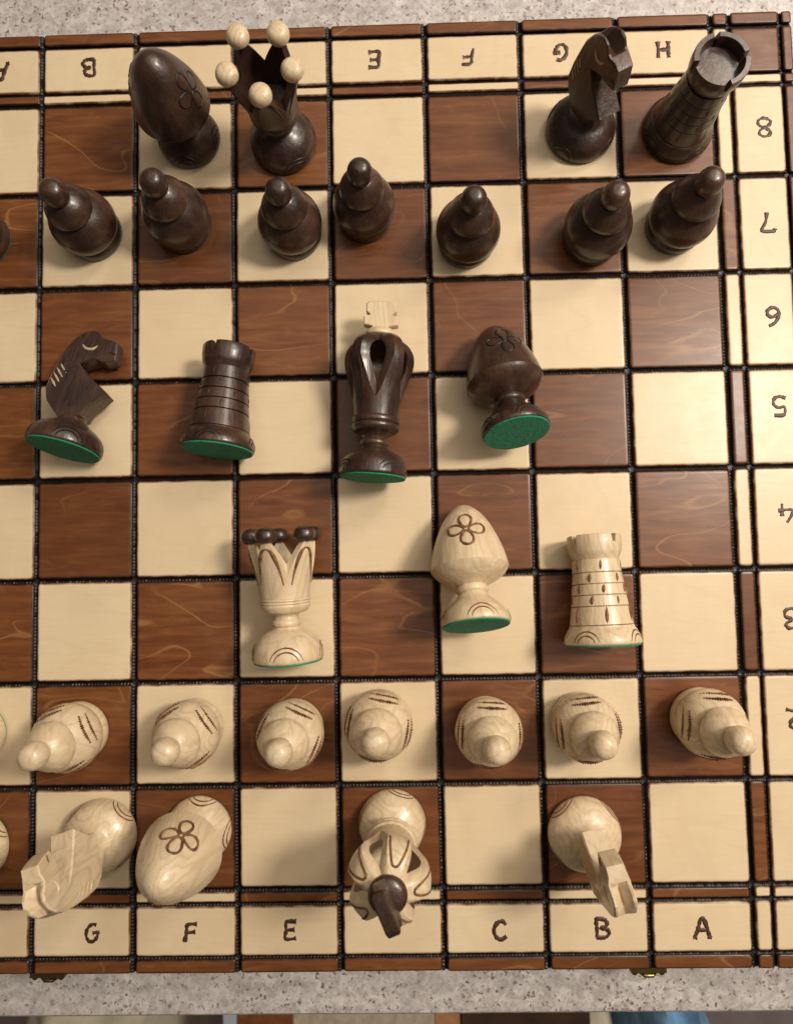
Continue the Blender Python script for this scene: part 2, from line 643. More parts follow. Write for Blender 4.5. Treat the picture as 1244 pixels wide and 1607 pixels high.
# grooves pressed between the tiles: ribbed troughs, smooth at the hinge
PITCH = 0.0335
cross = [(-0.5, -0.016), (-0.34, -0.021), (-0.08, -0.025), (0.14, -0.047), (0.5, -0.032)]
gb = MB()


def trough(p, q, g, ribs=True):
    p, q = Vector(p), Vector(q)
    d = q - p
    Ld = d.length
    d.normalize()
    w = Vector((-d.y, d.x))
    n = max(1, int(round(Ld / PITCH))) * 4 if ribs else 1
    vs, fs = [], []
    jit = 0.0
    for k in range(n + 1):
        s = Ld * k / n
        c = p + d * s
        if k % 4 == 0:
            jit = random.uniform(0.7, 1.25)
        bump = (0.0, 0.6, 1.0, 0.6)[k % 4] * 0.009 * jit if ribs else -0.012
        for ci, (o_, z) in enumerate(cross):
            e = c + w * o_ * (g + 0.012)
            vs.append((e.x, e.y, z + bump * (0.25, 1.0, 0.9, 0.0, 0.0)[ci]))
    for k in range(n):
        for ci in range(4):
            a = k * 5 + ci
            fs.append((a, a + 5, a + 6, a + 1))
    gb.add(vs, fs)


for i in range(1, NXE - 1):                       # vertical grooves, cut cell by cell
    for j in range(NYE - 1):
        trough((XE[i], YE[j] - ygap(j) / 2), (XE[i], YE[j + 1] + ygap(j + 1) / 2), xgap(i))
for j in range(1, NYE - 1):
    for i in range(NXE - 1):
        trough((XE[i] + xgap(i) / 2, YE[j]), (XE[i + 1] - xgap(i + 1) / 2, YE[j]), ygap(j), ribs=(j != 7))
for i in range(1, NXE - 1):                       # little pits where they cross
    for j in range(1, NYE - 1):
        a, b = xgap(i) / 2 + 0.006, ygap(j) / 2 + 0.006
        x, y = XE[i], YE[j]
        z1 = -0.034 if j != 7 else -0.040
        vs = [(x - a, y - b, z1), (x + a, y - b, z1), (x + a, y + b, z1), (x - a, y + b, z1), (x, y, -0.048)]
        gb.add(vs, [(0, 1, 4), (1, 2, 4), (2, 3, 4), (3, 0, 4)])
gr = gb.build('groove_beading', 'groove', board, smooth=50, kind='stuff')

for (ya, yb) in ((YE[7] + 0.012, YE[0] - 0.003), (YE[-1] + 0.003, YE[7] - 0.012)):
    mb = MB()
    mb.box(XE[0] + 0.003, XE[-1] - 0.003, ya, yb, CZ + 0.002, -0.0500)
    mb.build('case_half', 'body', board)

# burnt letters and numerals
G = {
    'A': [[(0.0, 0.0), (0.22, 0.55), (0.36, 1.0), (0.56, 1.0), (0.72, 0.5), (0.86, 0.0)], [(0.2, 0.42), (0.72, 0.42)], [(-0.08, 0.0), (0.12, 0.0)], [(0.74, 0.0), (0.96, 0.0)]],
    'B': [[(0.06, 0.0), (0.08, 0.5), (0.06, 1.0), (0.45, 1.02), (0.66, 0.86), (0.6, 0.62), (0.3, 0.52), (0.62, 0.46), (0.78, 0.26), (0.62, 0.03), (0.3, -0.02), (0.06, 0.02)]],
    'C': [[(0.72, 0.82), (0.55, 1.0), (0.28, 0.96), (0.06, 0.66), (0.04, 0.34), (0.24, 0.04), (0.5, 0.0), (0.74, 0.16)]],
    'E': [[(0.7, 1.0), (0.12, 0.98), (0.1, 0.5), (0.06, 0.02), (0.68, 0.05)], [(0.1, 0.52), (0.6, 0.54)]],
    'F': [[(0.76, 1.0), (0.2, 0.96), (0.14, 0.5), (0.02, 0.0)], [(0.14, 0.5), (0.66, 0.56)]],
    'G': [[(0.66, 0.95), (0.42, 1.0), (0.14, 0.76), (0.05, 0.36), (0.22, 0.04), (0.5, 0.04), (0.7, 0.28), (0.72, 0.52), (0.45, 0.5)], [(0.72, 0.52), (0.86, 0.56)]],
    'H': [[(0.08, 0.0), (0.1, 0.5), (0.08, 1.0)], [(0.72, 0.0), (0.7, 0.5), (0.72, 1.0)], [(0.1, 0.5), (0.7, 0.5)]],
    '8': [[(0.4, 0.53), (0.12, 0.68), (0.12, 0.9), (0.4, 1.02), (0.66, 0.88), (0.62, 0.66), (0.4, 0.53), (0.1, 0.34), (0.08, 0.12), (0.4, -0.02), (0.7, 0.12), (0.68, 0.36), (0.4, 0.53)]],
    '7': [[(0.0, 0.9), (0.1, 1.02), (0.7, 0.98), (0.48, 0.5), (0.4, 0.0)]],
    '6': [[(0.62, 1.0), (0.3, 0.82), (0.1, 0.46), (0.12, 0.14), (0.38, 0.0), (0.66, 0.14), (0.66, 0.4), (0.42, 0.52), (0.16, 0.38)]],
    '5': [[(0.68, 1.0), (0.18, 0.98), (0.14, 0.56), (0.46, 0.6), (0.7, 0.4), (0.64, 0.1), (0.36, 0.0), (0.06, 0.1)]],
    '4': [[(0.36, 1.0), (0.02, 0.36), (0.78, 0.38)], [(0.6, 0.66), (0.58, 0.0)]],
    '3': [[(0.1, 0.96), (0.5, 1.02), (0.66, 0.8), (0.34, 0.56), (0.68, 0.4), (0.64, 0.1), (0.3, 0.0), (0.04, 0.1)]],
    '2': [[(0.06, 0.8), (0.28, 1.02), (0.6, 0.9), (0.58, 0.62), (0.2, 0.28), (0.06, 0.04), (0.4, 0.1), (0.8, 0.02)]],
}


def smooth_line(P, n=4):
    q = [Vector(p) for p in P]
    q = [q[0]] + q + [q[-1]]
    out = []
    for i in range(1, len(q) - 2):
        a, b, c, d = q[i - 1:i + 3]
        for k in range(n):
            t = k / n
            out.append(0.5 * ((2 * b) + (c - a) * t + (2 * a - 5 * b + 4 * c - d) * t * t + (3 * b - a - 3 * c + d) * t ** 3))
    out.append(q[-1])
    return out


def glyph(ch, x, y, h, turn, w=0.0195):
    mb = MB()
    for st in G[ch]:
        P = smooth_line(st)
        pts, rr = [], []
        for i, p in enumerate(P):
            px, py = (p.x - 0.4) * h, (p.y - 0.5) * h
            if turn:
                px, py = -px, -py
            pts.append((px, py, 0.0))
            rr.append(w * random.uniform(0.65, 1.3))
        rr[0] *= 1.3
        rr[-1] *= 1.25
        mb.tube(pts, rr, 8)
    mb.v = [(a, b, c * 0.30 + 0.0015) for a, b, c in mb.v]
    o = mb.build('burnt_letter' if ch.isalpha() else 'burnt_numeral', 'letter', board, smooth=60)
    o.location = (x * S, y * S, 0)


for ch, x, y in (('A', 0.572, 0.397), ('B', 1.50, 0.408), ('E', 4.495, 0.399), ('F', 5.472, 0.395), ('G', 6.445, 0.411), ('H', 7.498, 0.403)):
    glyph(ch, x, y, 0.17, True)
for ch, x, y in (('8', 8.489, -0.464), ('7', 8.471, -1.459), ('6', 8.478, -2.445), ('5', 8.494, -3.356), ('4', 8.501, -4.431), ('3', 8.495, -5.466), ('2', 8.48, -6.44)):
    glyph(ch, x, y, 0.19, True, 0.0175)
for ch, x, y in (('G', 1.60, -8.395), ('F', 2.569, -8.404), ('E', 3.546, -8.389), ('C', 5.569, -8.407), ('B', 6.548, -8.398), ('A', 7.492, -8.407)):
    glyph(ch, x, y, 0.165, False)


def clasp(x, mat):
    root = empty('latch')
    root.parent = board
    root.location = (x * S, YE[-1] * S, -0.115 * S)
    mb = MB()
    mb.box(-0.17, 0.17, -0.048, 0.0, -0.10, 0.085)
    mb.build('latch_plate', mat, root)
    for kx in (-0.13, -0.05, 0.06, 0.13):
        mb = MB()
        r = 0.030 if abs(kx) > 0.1 else 0.026
        vsx = []
        mb.tube([(kx, -0.04, 0.055), (kx, -0.062, 0.055), (kx, -0.078, 0.055)], [r, r, r * 0.5], 10)
        mb.build('rivet', mat, root, smooth=50)
    mb = MB()
    mb.tube([(-0.09, -0.055, 0.02), (-0.03, -0.085, 0.06), (0.04, -0.085, 0.06), (0.10, -0.055, 0.02)], 0.020, 8)
    mb.build('hook', mat, root, smooth=50)


clasp(6.985, 'brass')
clasp(1.145, 'shaded_brass')

# ------------------------------------------------------------------ chessmen
BASE_FELT = 0.014


def felt(parent, r):
    return turned('felt_pad', [(r - 0.004, 0.0), (r, 0.004, 1), (r, BASE_FELT, 1), (r - 0.01, BASE_FELT + 0.004, 1)], 'felt', parent, sharp=30)


def surf(R, th, z, off=-0.004):
    r = R(z) + off
    return (r * math.cos(th), r * math.sin(th), z)


def base_arcs(root, R, mat, zc, centers, radii=(0.125, 0.088), w=0.0085):
    for c in centers:
        mb = MB()
        for ra in radii:
            pts = []
            for i in range(15):
                t = math.pi * i / 14
                z = zc + ra * 0.92 * math.sin(t)
                pts.append(surf(R, c + ra * math.cos(t) / R(zc), z))
            mb.tube(pts, [w * (0.6 + 0.6 * math.sin(math.pi * i / 14) * random.uniform(0.7, 1.1)) for i in range(15)], 6)
        mb.build('arc_mark', mat, root, smooth=60)


def make_pawn(cl):
    root = empty('pawn')
    m = cl
    P0 = [(0.270, 0.012, 1), (0.288, 0.035), (0.288, 0.085), (0.268, 0.135), (0.258, 0.152, 1)]
    P1 = [(0.240, 0.146, 1), (0.292, 0.166), (0.316, 0.228), (0.313, 0.310), (0.292, 0.380), (0.252, 0.450), (0.200, 0.508), (0.164, 0.534, 1)]
    P2 = [(0.160, 0.530, 1), (0.212, 0.538), (0.222, 0.562), (0.208, 0.612), (0.168, 0.676), (0.112, 0.728), (0.084, 0.742, 1)]
    P3 = [(0.086, 0.738, 1), (0.108, 0.760), (0.121, 0.810), (0.117, 0.868), (0.096, 0.918), (0.055, 0.950), (0.0, 0.960)]
    felt(root, 0.276)
    turned('base', P0, m, root, 1)
    b = turned('body', P1, m, root, 2)
    turned('collar', P2, m, root, 3)
    turned('head', P3, m, root, 4)
    if cl == 'white':
        R = prof_r(P1)
        for k in range(4):
            mb = MB()
            t0 = math.pi / 2 * k
            for (z, half, w) in ((0.410, 0.50, 0.0165), (0.340, 0.46, 0.0135)):
                pts, rr = [], []
                n = 26
                for i in range(n + 1):
                    c = (i / n - 0.5) * 2 * half
                    zz = z + 0.045 * (1 - (c / half) ** 2) - 0.02
                    pts.append(surf(R, t0 + c, zz + 0.003 * (i % 2), -0.004))
                    rr.append(w * (0.35 + 0.75 * math.sin(math.pi * (0.08 + 0.84 * i / n))) * (1.35 if i % 2 else 0.55) * random.uniform(0.8, 1.2))
                mb.tube(pts, rr, 5)
            mb.build('carved_mark', 'burnt', root, smooth=60)
    return root


def make_rook(cl):
    root = empty('rook')
    m = cl
    bm_ = 'burnt' if cl == 'white' else 'burnt_black'
    felt(root, 0.338)
    P0 = [(0.335, 0.012, 1), (0.350, 0.03), (0.347, 0.075), (0.325, 0.125), (0.300, 0.165), (0.292, 0.188, 1)]
    turned('base', P0, m, root, 1)
    gz = [0.19, 0.363, 0.466, 0.569, 0.676, 0.80]

    def Rb(z):
        return 0.288 - 0.068 * min(1, (z - 0.19) / 0.55) ** 0.8
    P1 = []
    for a, b in zip(gz, gz[1:]):
        P1 += [(Rb(a) - 0.019, a + 0.001, 1), (Rb(a) + 0.001, a + 0.006, 1), (Rb(b), b - 0.006, 1)]
    P1.append((Rb(0.80) - 0.012, 0.80, 1))
    turned('tower', P1, m, root, 2, sharp=50)
    # battlement with four narrow notches
    N = 160
    Pb = catmull([(0.206, 0.798, 1), (0.222, 0.83), (0.240, 0.87), (0.249, 0.92), (0.252, 0.95, 1)])
    vs, fs = [], []
    for k in range(N):
        a = 2 * math.pi * k / N
        da = abs((a + math.pi / 4) % (math.pi / 2) - math.pi / 4)
        top = 1.03 - 0.115 * max(0.0, min(1.0, 1.35 - da / 0.085))
        col = [(r, z) for r, z in Pb] + [(0.253, top - 0.012), (0.246, top), (0.204, top), (0.196, top - 0.012), (0.188, 0.925), (0.0, 0.93)]
        if k == 0:
            nr = len(col)
        vs += [(r * math.cos(a), r * math.sin(a), z) for r, z in col]
    for k in range(N):
        k2 = (k + 1) % N
        for i in range(nr - 1):
            fs.append((k * nr + i, k2 * nr + i, k2 * nr + i + 1, k * nr + i + 1))
    mb = MB()
    mb.add(vs, fs)
    mb.build('battlement', m, root, smooth=35, merge=True)
    R = prof_r([(Rb(z), z) for z in [0.19 + 0.02 * i for i in range(31)]])
    for c, (a, b) in enumerate(zip(gz, gz[1:])):
        n = 6
        for k in range(n):
            t = 2 * math.pi * (k + 0.5 * (c % 2) + random.uniform(-0.12, 0.12)) / n
            mb = MB()
            zz = [a + 0.012 + (b - a - 0.022) * i / 4 for i in range(5)]
            w = random.uniform(0.013, 0.020) if cl == 'white' else 0.011
            mb.tube([surf(R, t + 0.02 * (i - 2) / 2, z, -0.004) for i, z in enumerate(zz)], [w * 0.35, w * 0.85, w, w * 0.8, w * 0.3], 6)
            mb.build('brick_joint', bm_, root, smooth=60)
    base_arcs(root, prof_r(P0), bm_, 0.022, [0.35 + k * math.pi / 2 for k in range(4)], (0.125, 0.085))
    return root


QB = [(0.318, 0.012, 1), (0.333, 0.03), (0.333, 0.075), (0.312, 0.155), (0.262, 0.225), (0.195, 0.275), (0.138, 0.305), (0.124, 0.325, 1)]


def make_queen(cl):
    root = empty('queen')
    m = cl
    bm_ = 'burnt' if cl == 'white' else 'burnt_black'
    felt(root, 0.322)
    turned('base', QB, m, root, 1)
    turned('stem', [(0.120, 0.322, 1), (0.140, 0.345), (0.142, 0.372), (0.124, 0.40, 1), (0.118, 0.425), (0.135, 0.45, 1)], m, root, 2)
    turned('collar', [(0.130, 0.449, 1), (0.195, 0.462), (0.222, 0.492), (0.234, 0.525), (0.228, 0.540, 1), (0.238, 0.552), (0.228, 0.565, 1), (0.240, 0.580), (0.231, 0.597, 1)], m, root, 3)

    def Ro(z):
        return 0.236 + 0.094 * max(0, (z - 0.60) / 0.53) ** 1.3
    NC = 16
    NR = 14
    mb = MB()
    vs, fs = [], []
    cl_n = 5 * 2 * NC
    zb, zf = 0.595, 0.66
    for k in range(cl_n):
        a = 2 * math.pi * k / cl_n
        sec = 2 * math.pi / 5
        ph = abs((a + sec / 2) % sec - sec / 2) / (sec / 2)
        e = max(0.0, (ph - 0.13) / 0.87)
        ho = 1.13 - 0.315 * e
        hi = 1.13 - 0.215 * e
        for i in range(NR + 1):
            z = zb + (ho - zb) * i / NR
            vs.append((Ro(z) * math.cos(a), Ro(z) * math.sin(a), z))
        for i in range(NR + 1):
            z = hi + (zf - hi) * i / NR
            r = Ro(z) - 0.062
            vs.append((r * math.cos(a), r * math.sin(a), z))
        vs.append((0, 0, zf - 0.02))
    nr = 2 * (NR + 1) + 1
    for k in range(cl_n):
        k2 = (k + 1) % cl_n
        for i in range(nr - 1):
            fs.append((k * nr + i, k2 * nr + i, k2 * nr + i + 1, k * nr + i + 1))
    mb.add(vs, fs)
    mb.build('crown', m, root, smooth=32, merge=True)
    R = prof_r([(Ro(z), z) for z in [0.6 + 0.03 * i for i in range(19)]])
    for k in range(5):
        t0 = 2 * math.pi * k / 5
        mb = MB()
        pts, rr = [], []
        for i in range(21):
            u = -1 + 2 * i / 20
            z = 0.725 + 0.335 * (1 - abs(u) ** 2.0)
            th = 0.43 * math.copysign(abs(u) ** 1.1, u) + 0.05 * math.copysign(min(1, abs(u) * 4), u)
            pts.append(surf(R, t0 + th, z, -0.005))
            rr.append(0.007 + 0.016 * max(0.1, 1 - abs(1.9 * abs(u) - 0.9)))
        mb.tube(pts, rr, 6)
        mb.build('burnt_outline', bm_, root, smooth=60)
        mb = MB()
        lathe(mb, [(0.0, 1.108), (0.055, 1.115), (0.092, 1.145), (0.100, 1.18), (0.090, 1.222), (0.055, 1.25), (0.0, 1.258)], seg=24, wob=0.03, seed=k)
        tl = 0.298
        mb.v = [(x + tl * math.cos(t0), y + tl * math.sin(t0), z) for x, y, z in mb.v]
        mb.build('ball', 'black' if cl == 'white' else 'white', root, smooth=60, merge=True)
    base_arcs(root, prof_r(QB), bm_, 0.022, [0.45 + k * math.pi / 2 for k in range(4)], (0.155, 0.115))
    return root


def make_bishop(cl):
    root = empty('bishop')
    m = cl
    bm_ = 'burnt' if cl == 'white' else 'burnt_black'
    felt(root, 0.308)
    P0 = [(0.305, 0.012, 1), (0.318, 0.028), (0.316, 0.07), (0.285, 0.135), (0.225, 0.200), (0.165, 0.258), (0.130, 0.305, 1)]
    P1 = [(0.126, 0.302, 1), (0.150, 0.325), (0.152, 0.355), (0.140, 0.378, 1), (0.175, 0.396), (0.245, 0.428), (0.308, 0.468), (0.348, 0.512), (0.368, 0.545, 1)]
    P2 = [(0.368, 0.545, 1), (0.360, 0.60), (0.339, 0.70), (0.308, 0.80), (0.270, 0.90), (0.224, 0.995), (0.167, 1.08), (0.098, 1.148), (0.04, 1.180), (0.0, 1.186)]
    turned('base', P0, m, root, 1)
    turned('cup', P1, m, root, 2)
    turned('mitre', P2, m, root, 3, sharp=50)
    R = prof_r(P2)
    sl = 0.945
    for t0 in (0.0, math.pi):
        mb = MB()
        zc = 0.845
        for k in range(4):
            a = math.pi / 2 * k
            pts = []
            for i in range(24):
                t = 2 * math.pi * i / 24
                lx, ly = 0.098 + 0.076 * math.cos(t), 0.056 * math.sin(t) * (1.0 + 0.25 * math.cos(t))
                u, v = lx * math.cos(a) - ly * math.sin(a), lx * math.sin(a) + ly * math.cos(a)
                z = zc + v * sl
                pts.append(surf(R, t0 + u / R(z), z, -0.0035))
            mb.tube(pts, [(0.0135 if cl == 'white' else 0.0095) * random.uniform(0.8, 1.2) for _ in pts], 6, closed=True)
        mb.build('clover_mark', bm_, root, smooth=60)
    base_arcs(root, prof_r(P0), bm_, 0.022, [0.2 + k * math.pi / 2 for k in range(4)], (0.14, 0.10))
    return root


def make_king(cl):
    WM, TH, KS, UT, UB, UW = (0.34, 0.050, 1.1, 1.365, 1.16, 0.22) if cl == 'white' else (0.47, 0.058, 0.85, 1.09, 0.90, 0.115)
    root = empty('king')
    m = cl
    bm_ = 'burnt' if cl == 'white' else 'burnt_black'
    felt(root, 0.312)
    P0 = [(0.310, 0.012, 1), (0.325, 0.03), (0.322, 0.08), (0.300, 0.155), (0.255, 0.215), (0.19, 0.255), (0.138, 0.285), (0.122, 0.305, 1)]
    turned('base', P0, m, root, 1)
    turned('stem', [(0.118, 0.302, 1), (0.138, 0.325), (0.138, 0.352), (0.116, 0.38, 1), (0.130, 0.405), (0.17, 0.43, 1)], m, root, 2)
    turned('collar', [(0.165, 0.429, 1), (0.205, 0.445), (0.228, 0.475), (0.229, 0.505), (0.215, 0.520, 1), (0.229, 0.535), (0.229, 0.565), (0.216, 0.585, 1)], m, root, 3)
    Rp = prof_r([(0.214, 0.583), (0.222, 0.66), (0.238, 0.76), (0.264, 0.87), (0.300, 0.98), (0.330, 1.07), (0.342, 1.15), (0.332, 1.23), (0.290, 1.305), (0.220, 1.360), (0.13, 1.392)])
    sec = math.pi / 5

    def wo(z):
        if z <= 0.74:
            return 0.0
        if z < 1.12:
            return WM * ((z - 0.74) / 0.38) ** 0.6
        return WM

    def Ri(z):
        t = (z - 1.035) / 0.30
        return 0.0 if abs(t) >= 1 else (Rp(z) - TH) * math.sqrt(1 - t ** 6)
    zs = [0.583, 0.62, 0.66, 0.70, 0.72] + [0.74 + 0.0180 * i for i in range(36)] + [1.388]
    kk = KS
    mb = MB()
    for s in range(5):
        for sg in (1, -1):
            rows_o, rows_i = [], []
            for z in zs:
                r, w, ri = Rp(z), wo(z), Ri(z)
                rv = r - w * r * kk
                wi = 0.0
                if ri > rv and ri > 0:
                    wi = max(0.0, w - (r - ri) / (r * kk))
                cols_ = [wi + (w - wi) * q / 3 for q in range(4)] + [w + (sec - w) * q / 4 for q in range(1, 5)]
                ro, rin = [], []
                for q, ph in enumerate(cols_):
                    rr = r - max(0.0, w - ph) * r * kk
                    if q > 3 and w > 0:          # petals slightly domed
                        rr = r * (1 + 0.0 * q)
                    a = s * 2 * sec + sg * ph
                    ro.append((rr * math.cos(a), rr * math.sin(a), z))
                    rin.append((ri * math.cos(a), ri * math.sin(a), z))
                rows_o.append(ro)
                rows_i.append((ri, rin))
            vs, fs = [], []
            nc = len(rows_o[0])
            for ro in rows_o:
                vs += ro
            for j in range(len(zs) - 1):
                for q in range(nc - 1):
                    fs.append((j * nc + q, j * nc + q + 1, (j + 1) * nc + q + 1, (j + 1) * nc + q))
            mb.add(vs, fs)
            vs, fs = [], []
            for ri, rin in rows_i:
                vs += rin
            for j in range(len(zs) - 1):
                if rows_i[j][0] <= 0 and rows_i[j + 1][0] <= 0:
                    continue
                for q in range(nc - 1):
                    fs.append((j * nc + q, (j + 1) * nc + q, (j + 1) * nc + q + 1, j * nc + q + 1))
            mb.add(vs, fs)
    mb.build('crown', m, root, smooth=30, merge=True)
    for s in range(5):
        t0 = (2 * s + 1) * sec
        mb = MB()
        pts, rr = [], []
        for i in range(17):
            t = math.pi * i / 16
            z = UB + (UT - UB) * math.sin(t) ** 0.7
            th = UW * math.copysign(abs(math.cos(t)) ** 0.6, math.cos(t))
            pts.append(surf(Rp, t0 + th, z, -0.004))
            rr.append(0.011 if cl == 'white' else 0.007)
        pts = [surf(Rp, t0 + UW * 1.3, UB - 0.09, -0.004)] + pts + [surf(Rp, t0 - UW * 1.3, UB - 0.09, -0.004)]
        rr = [0.004] + rr + [0.004]
        mb.tube(pts, rr, 6)
        mb.build('burnt_outline', bm_, root, smooth=60)
    fc = 'black' if cl == 'white' else 'white'
    fin = turned('finial', [(0.125, 1.372, 1), (0.152, 1.385), (0.150, 1.415), (0.125, 1.445), (0.08, 1.462), (0.0, 1.468)], fc, root, 5)
    pol = [(0.095, 1.43), (0.078, 1.475), (0.165, 1.49), (0.172, 1.565), (0.105, 1.59), (0.148, 1.625), (0.150, 1.70), (0.115, 1.725)]
    pol = pol + [(-x, z) for x, z in reversed(pol)]
    th = 0.052
    n = len(pol)
    ch = 0.010
    vs = []
    for yy, k in ((-th, 1 - ch / 0.15), (-th + ch, 1.0), (th - ch, 1.0), (th, 1 - ch / 0.15)):
        vs += [(x * k, yy, 1.58 + (z - 1.58) * (k if abs(yy) == th else 1)) for x, z in pol]
    fs = []
    for j in range(3):
        for i in range(n):
            i2 = (i + 1) % n
            fs.append((j * n + i, j * n + i2, (j + 1) * n + i2, (j + 1) * n + i))
    fs += [tuple(range(n - 1, -1, -1)), tuple(3 * n + i for i in range(n))]
    mb = MB()
    ca, sa = (math.cos(rad(-16)), math.sin(rad(-16))) if cl == 'white' else (1.0, 0.0)
    mb.add([(y * ca - x * sa, y * sa + x * ca, z) for x, y, z in vs], fs)
    o = mb.build('cross', fc, root, smooth=25, merge=True)
    base_arcs(root, prof_r(P0), bm_, 0.022, [0.6 + k * math.pi / 2 for k in range(4)], (0.135, 0.095))
    return root


def make_knight(cl):
    root = empty('knight')
    m = cl
    bm_ = 'burnt' if cl == 'white' else 'burnt_black'
    felt(root, 0.335)
    P0 = [(0.332, 0.012, 1), (0.348, 0.03), (0.346, 0.085), (0.315, 0.165), (0.245, 0.225), (0.175, 0.265), (0.142, 0.305), (0.122, 0.345), (0.08, 0.39, 1)]
    turned('base', P0, m, root, 1)
    # outline of the horse, with the depth of the ear cleft at each point
    raw = [(545, 985, 0), (470, 900, 0), (392, 800, 0), (362, 690, 0), (392, 560, 0), (445, 415, 0), (500, 290, 0), (585, 190, 0.02), (665, 142, 0.075),
           (740, 125, 0.115), (800, 145, 0.115), (842, 200, 0.05), (870, 213, 0), (930, 222, 0), (1000, 250, 0), (1006, 340, 0), (1000, 428, 0), (905, 446, 0), (800, 415, 0), (655, 452, 0),
           (735, 545, 0), (850, 650, 0), (958, 742, 0), (905, 790, 0), (850, 830, 0), (790, 880, 0), (748, 965, 0)]
    pts = []
    for px, py, c in raw:
        dx, dy = px + 42 - 600, py + 35 - 1270
        x = (0.98 * dx + 0.2 * dy) / 1026.0 + 0.0
        z = (0.2 * dx - 0.98 * dy) / 1026.0 * 1.145
        pts.append((x - 0.01, z, c))
    n = len(pts)
    lay = [-1.0, -0.88, -0.70, 0.0, 0.70, 0.88, 1.0]
    cx = sum(p[0] for p in pts) / n
    cz = sum(p[1] for p in pts) / n
    vs, fs = [], []
    for li, u in enumerate(lay):
        for i, (x, z, c) in enumerate(pts):
            # inward normal for the chamfer
            x0_, z0_, _ = pts[i - 1]
            x1_, z1_, _ = pts[(i + 1) % n]
            t = Vector((x1_ - x0_, z1_ - z0_)).normalized()
            nrm = Vector((t.y, -t.x))           # outline runs clockwise: inward
            half = 0.122 - 0.026 * max(0.0, min(1.0, (z - 0.55) / 0.4))
            if x > 0.12 and z > 0.85:
                half -= 0.018
            ins = 0.014 if abs(u) == 1.0 else 0.0
            cut = c if u == 0 else (c * 0.04 if abs(u) == 0.70 else 0.0)
            p = Vector((x, z)) + nrm * ins
            vs.append((p.x, half * u, p.y - cut))
    for li in range(len(lay) - 1):
        for i in range(n):
            i2 = (i + 1) % n
            fs.append((li * n + i, (li + 1) * n + i, (li + 1) * n + i2, li * n + i2))
    fs.append(tuple(range(n)))
    fs.append(tuple((len(lay) - 1) * n + i for i in range(n - 1, -1, -1)))
    mb = MB()
    mb.add(vs, fs)
    mb.build('horse_head', m, root, smooth=22, merge=True)

    def conv(px, py):
        dx, dy = px + 42 - 600, py + 35 - 1270
        return (0.98 * dx + 0.2 * dy) / 1026.0 - 0.01, (0.2 * dx - 0.98 * dy) / 1026.0 * 1.145
    cut = 'pale_cut' if cl == 'black' else 'white'
    for sgn in (-1, 1):
        ec = conv(742, 245)
        mb = MB()
        pts3, rr = [], []
        for i in range(13):
            t = rad(190 + 165 * i / 12)
            x, z = ec[0] + 0.078 * math.cos(t), ec[1] + 0.082 * math.sin(t)
            half = 0.122 - 0.026 * max(0.0, min(1.0, (z - 0.55) / 0.4))
            pts3.append((x, sgn * (half - 0.006), z))
            rr.append(0.004 + 0.017 * math.sin(math.pi * i / 12))
        mb.tube(pts3, rr, 6)
        mb.build('eye_cut', cut, root, smooth=60)
        for k in range(4):
            a = conv(458 - 20 * k, 425 + 52 * k)
            b = conv(548 - 26 * k, 555 + 44 * k)
            mb = MB()
            pts3, rr = [], []
            for i in range(7):
                t = i / 6
                x, z = a[0] + (b[0] - a[0]) * t, a[1] + (b[1] - a[1]) * t
                half = 0.122 - 0.026 * max(0.0, min(1.0, (z - 0.55) / 0.4))
                pts3.append((x, sgn * (half - 0.005), z))
                rr.append(0.004 + 0.011 * math.sin(math.pi * min(1, t * 1.0)))
            mb.tube(pts3, rr, 6)
            mb.build('mane_cut', cut, root, smooth=60)
        a, b = conv(905, 345), conv(1000, 372)
        mb = MB()
        mb.tube([(a[0], sgn * 0.079, a[1]), ((a[0] + b[0]) / 2, sgn * 0.080, (a[1] + b[1]) / 2 + 0.004), (b[0] - 0.004, sgn * 0.078, b[1])], [0.004, 0.009, 0.008], 6)
        mb.build('mouth_cut', bm_, root, smooth=60)
    base_arcs(root, prof_r(P0), bm_, 0.022, [0.5 + k * math.pi / 2 for k in range(4)], (0.14, 0.10))
    return root


MAKE = {'pawn': make_pawn, 'rook': make_rook, 'knight': make_knight, 'bishop': make_bishop, 'queen': make_queen, 'king': make_king}
PROTO = {}


def piece(kind, cl, label, group=None):
    if (kind, cl) not in PROTO:
        r = PROTO[(kind, cl)] = MAKE[kind](cl)
    else:
        r = copy_tree(PROTO[(kind, cl)])
    tag(r, label, kind if kind == 'pawn' else 'chess piece')
    r['group'] = group or ('dark chessmen' if cl == 'black' else 'pale chessmen')
    return r


def stand(kind, cl, x, y, az, label, group=None, lean=(0, 0)):
    r = piece(kind, cl, label, group)
    r.matrix_world = Matrix.Translation(Vector((x, y, 0.003)) * S) @ Matrix.Rotation(rad(az), 4, 'Z')
    if kind == 'pawn':                   # hand turned: no two quite alike
        k = random.uniform(0.965, 1.03)
        r.matrix_world = r.matrix_world @ Matrix.Diagonal((k, k, random.uniform(0.97, 1.03), 1))
    return r


def lie(kind, cl, x, y, az, el, roll, label):
    r = piece(kind, cl, label)
    a, e = rad(az), rad(el)
    Z = Vector((math.cos(a) * math.cos(e), math.sin(a) * math.cos(e), math.sin(e)))
    U = (Vector((0, 0, 1)) - Z * Z.z).normalized()
    V = Z.cross(U)
    c, s = math.cos(rad(roll)), math.sin(rad(roll))
    X, Y = U * c - V * s, U * s + V * c
    Rm = Matrix((X, Y, Z)).transposed()
    low = min((Rm @ v.co).z for ch in r.children for v in ch.data.vertices)
    m4 = Rm.to_4x4()
    m4.translation = Vector((x * S, y * S, -low - 0.004 * S))
    r.matrix_world = m4
    return r


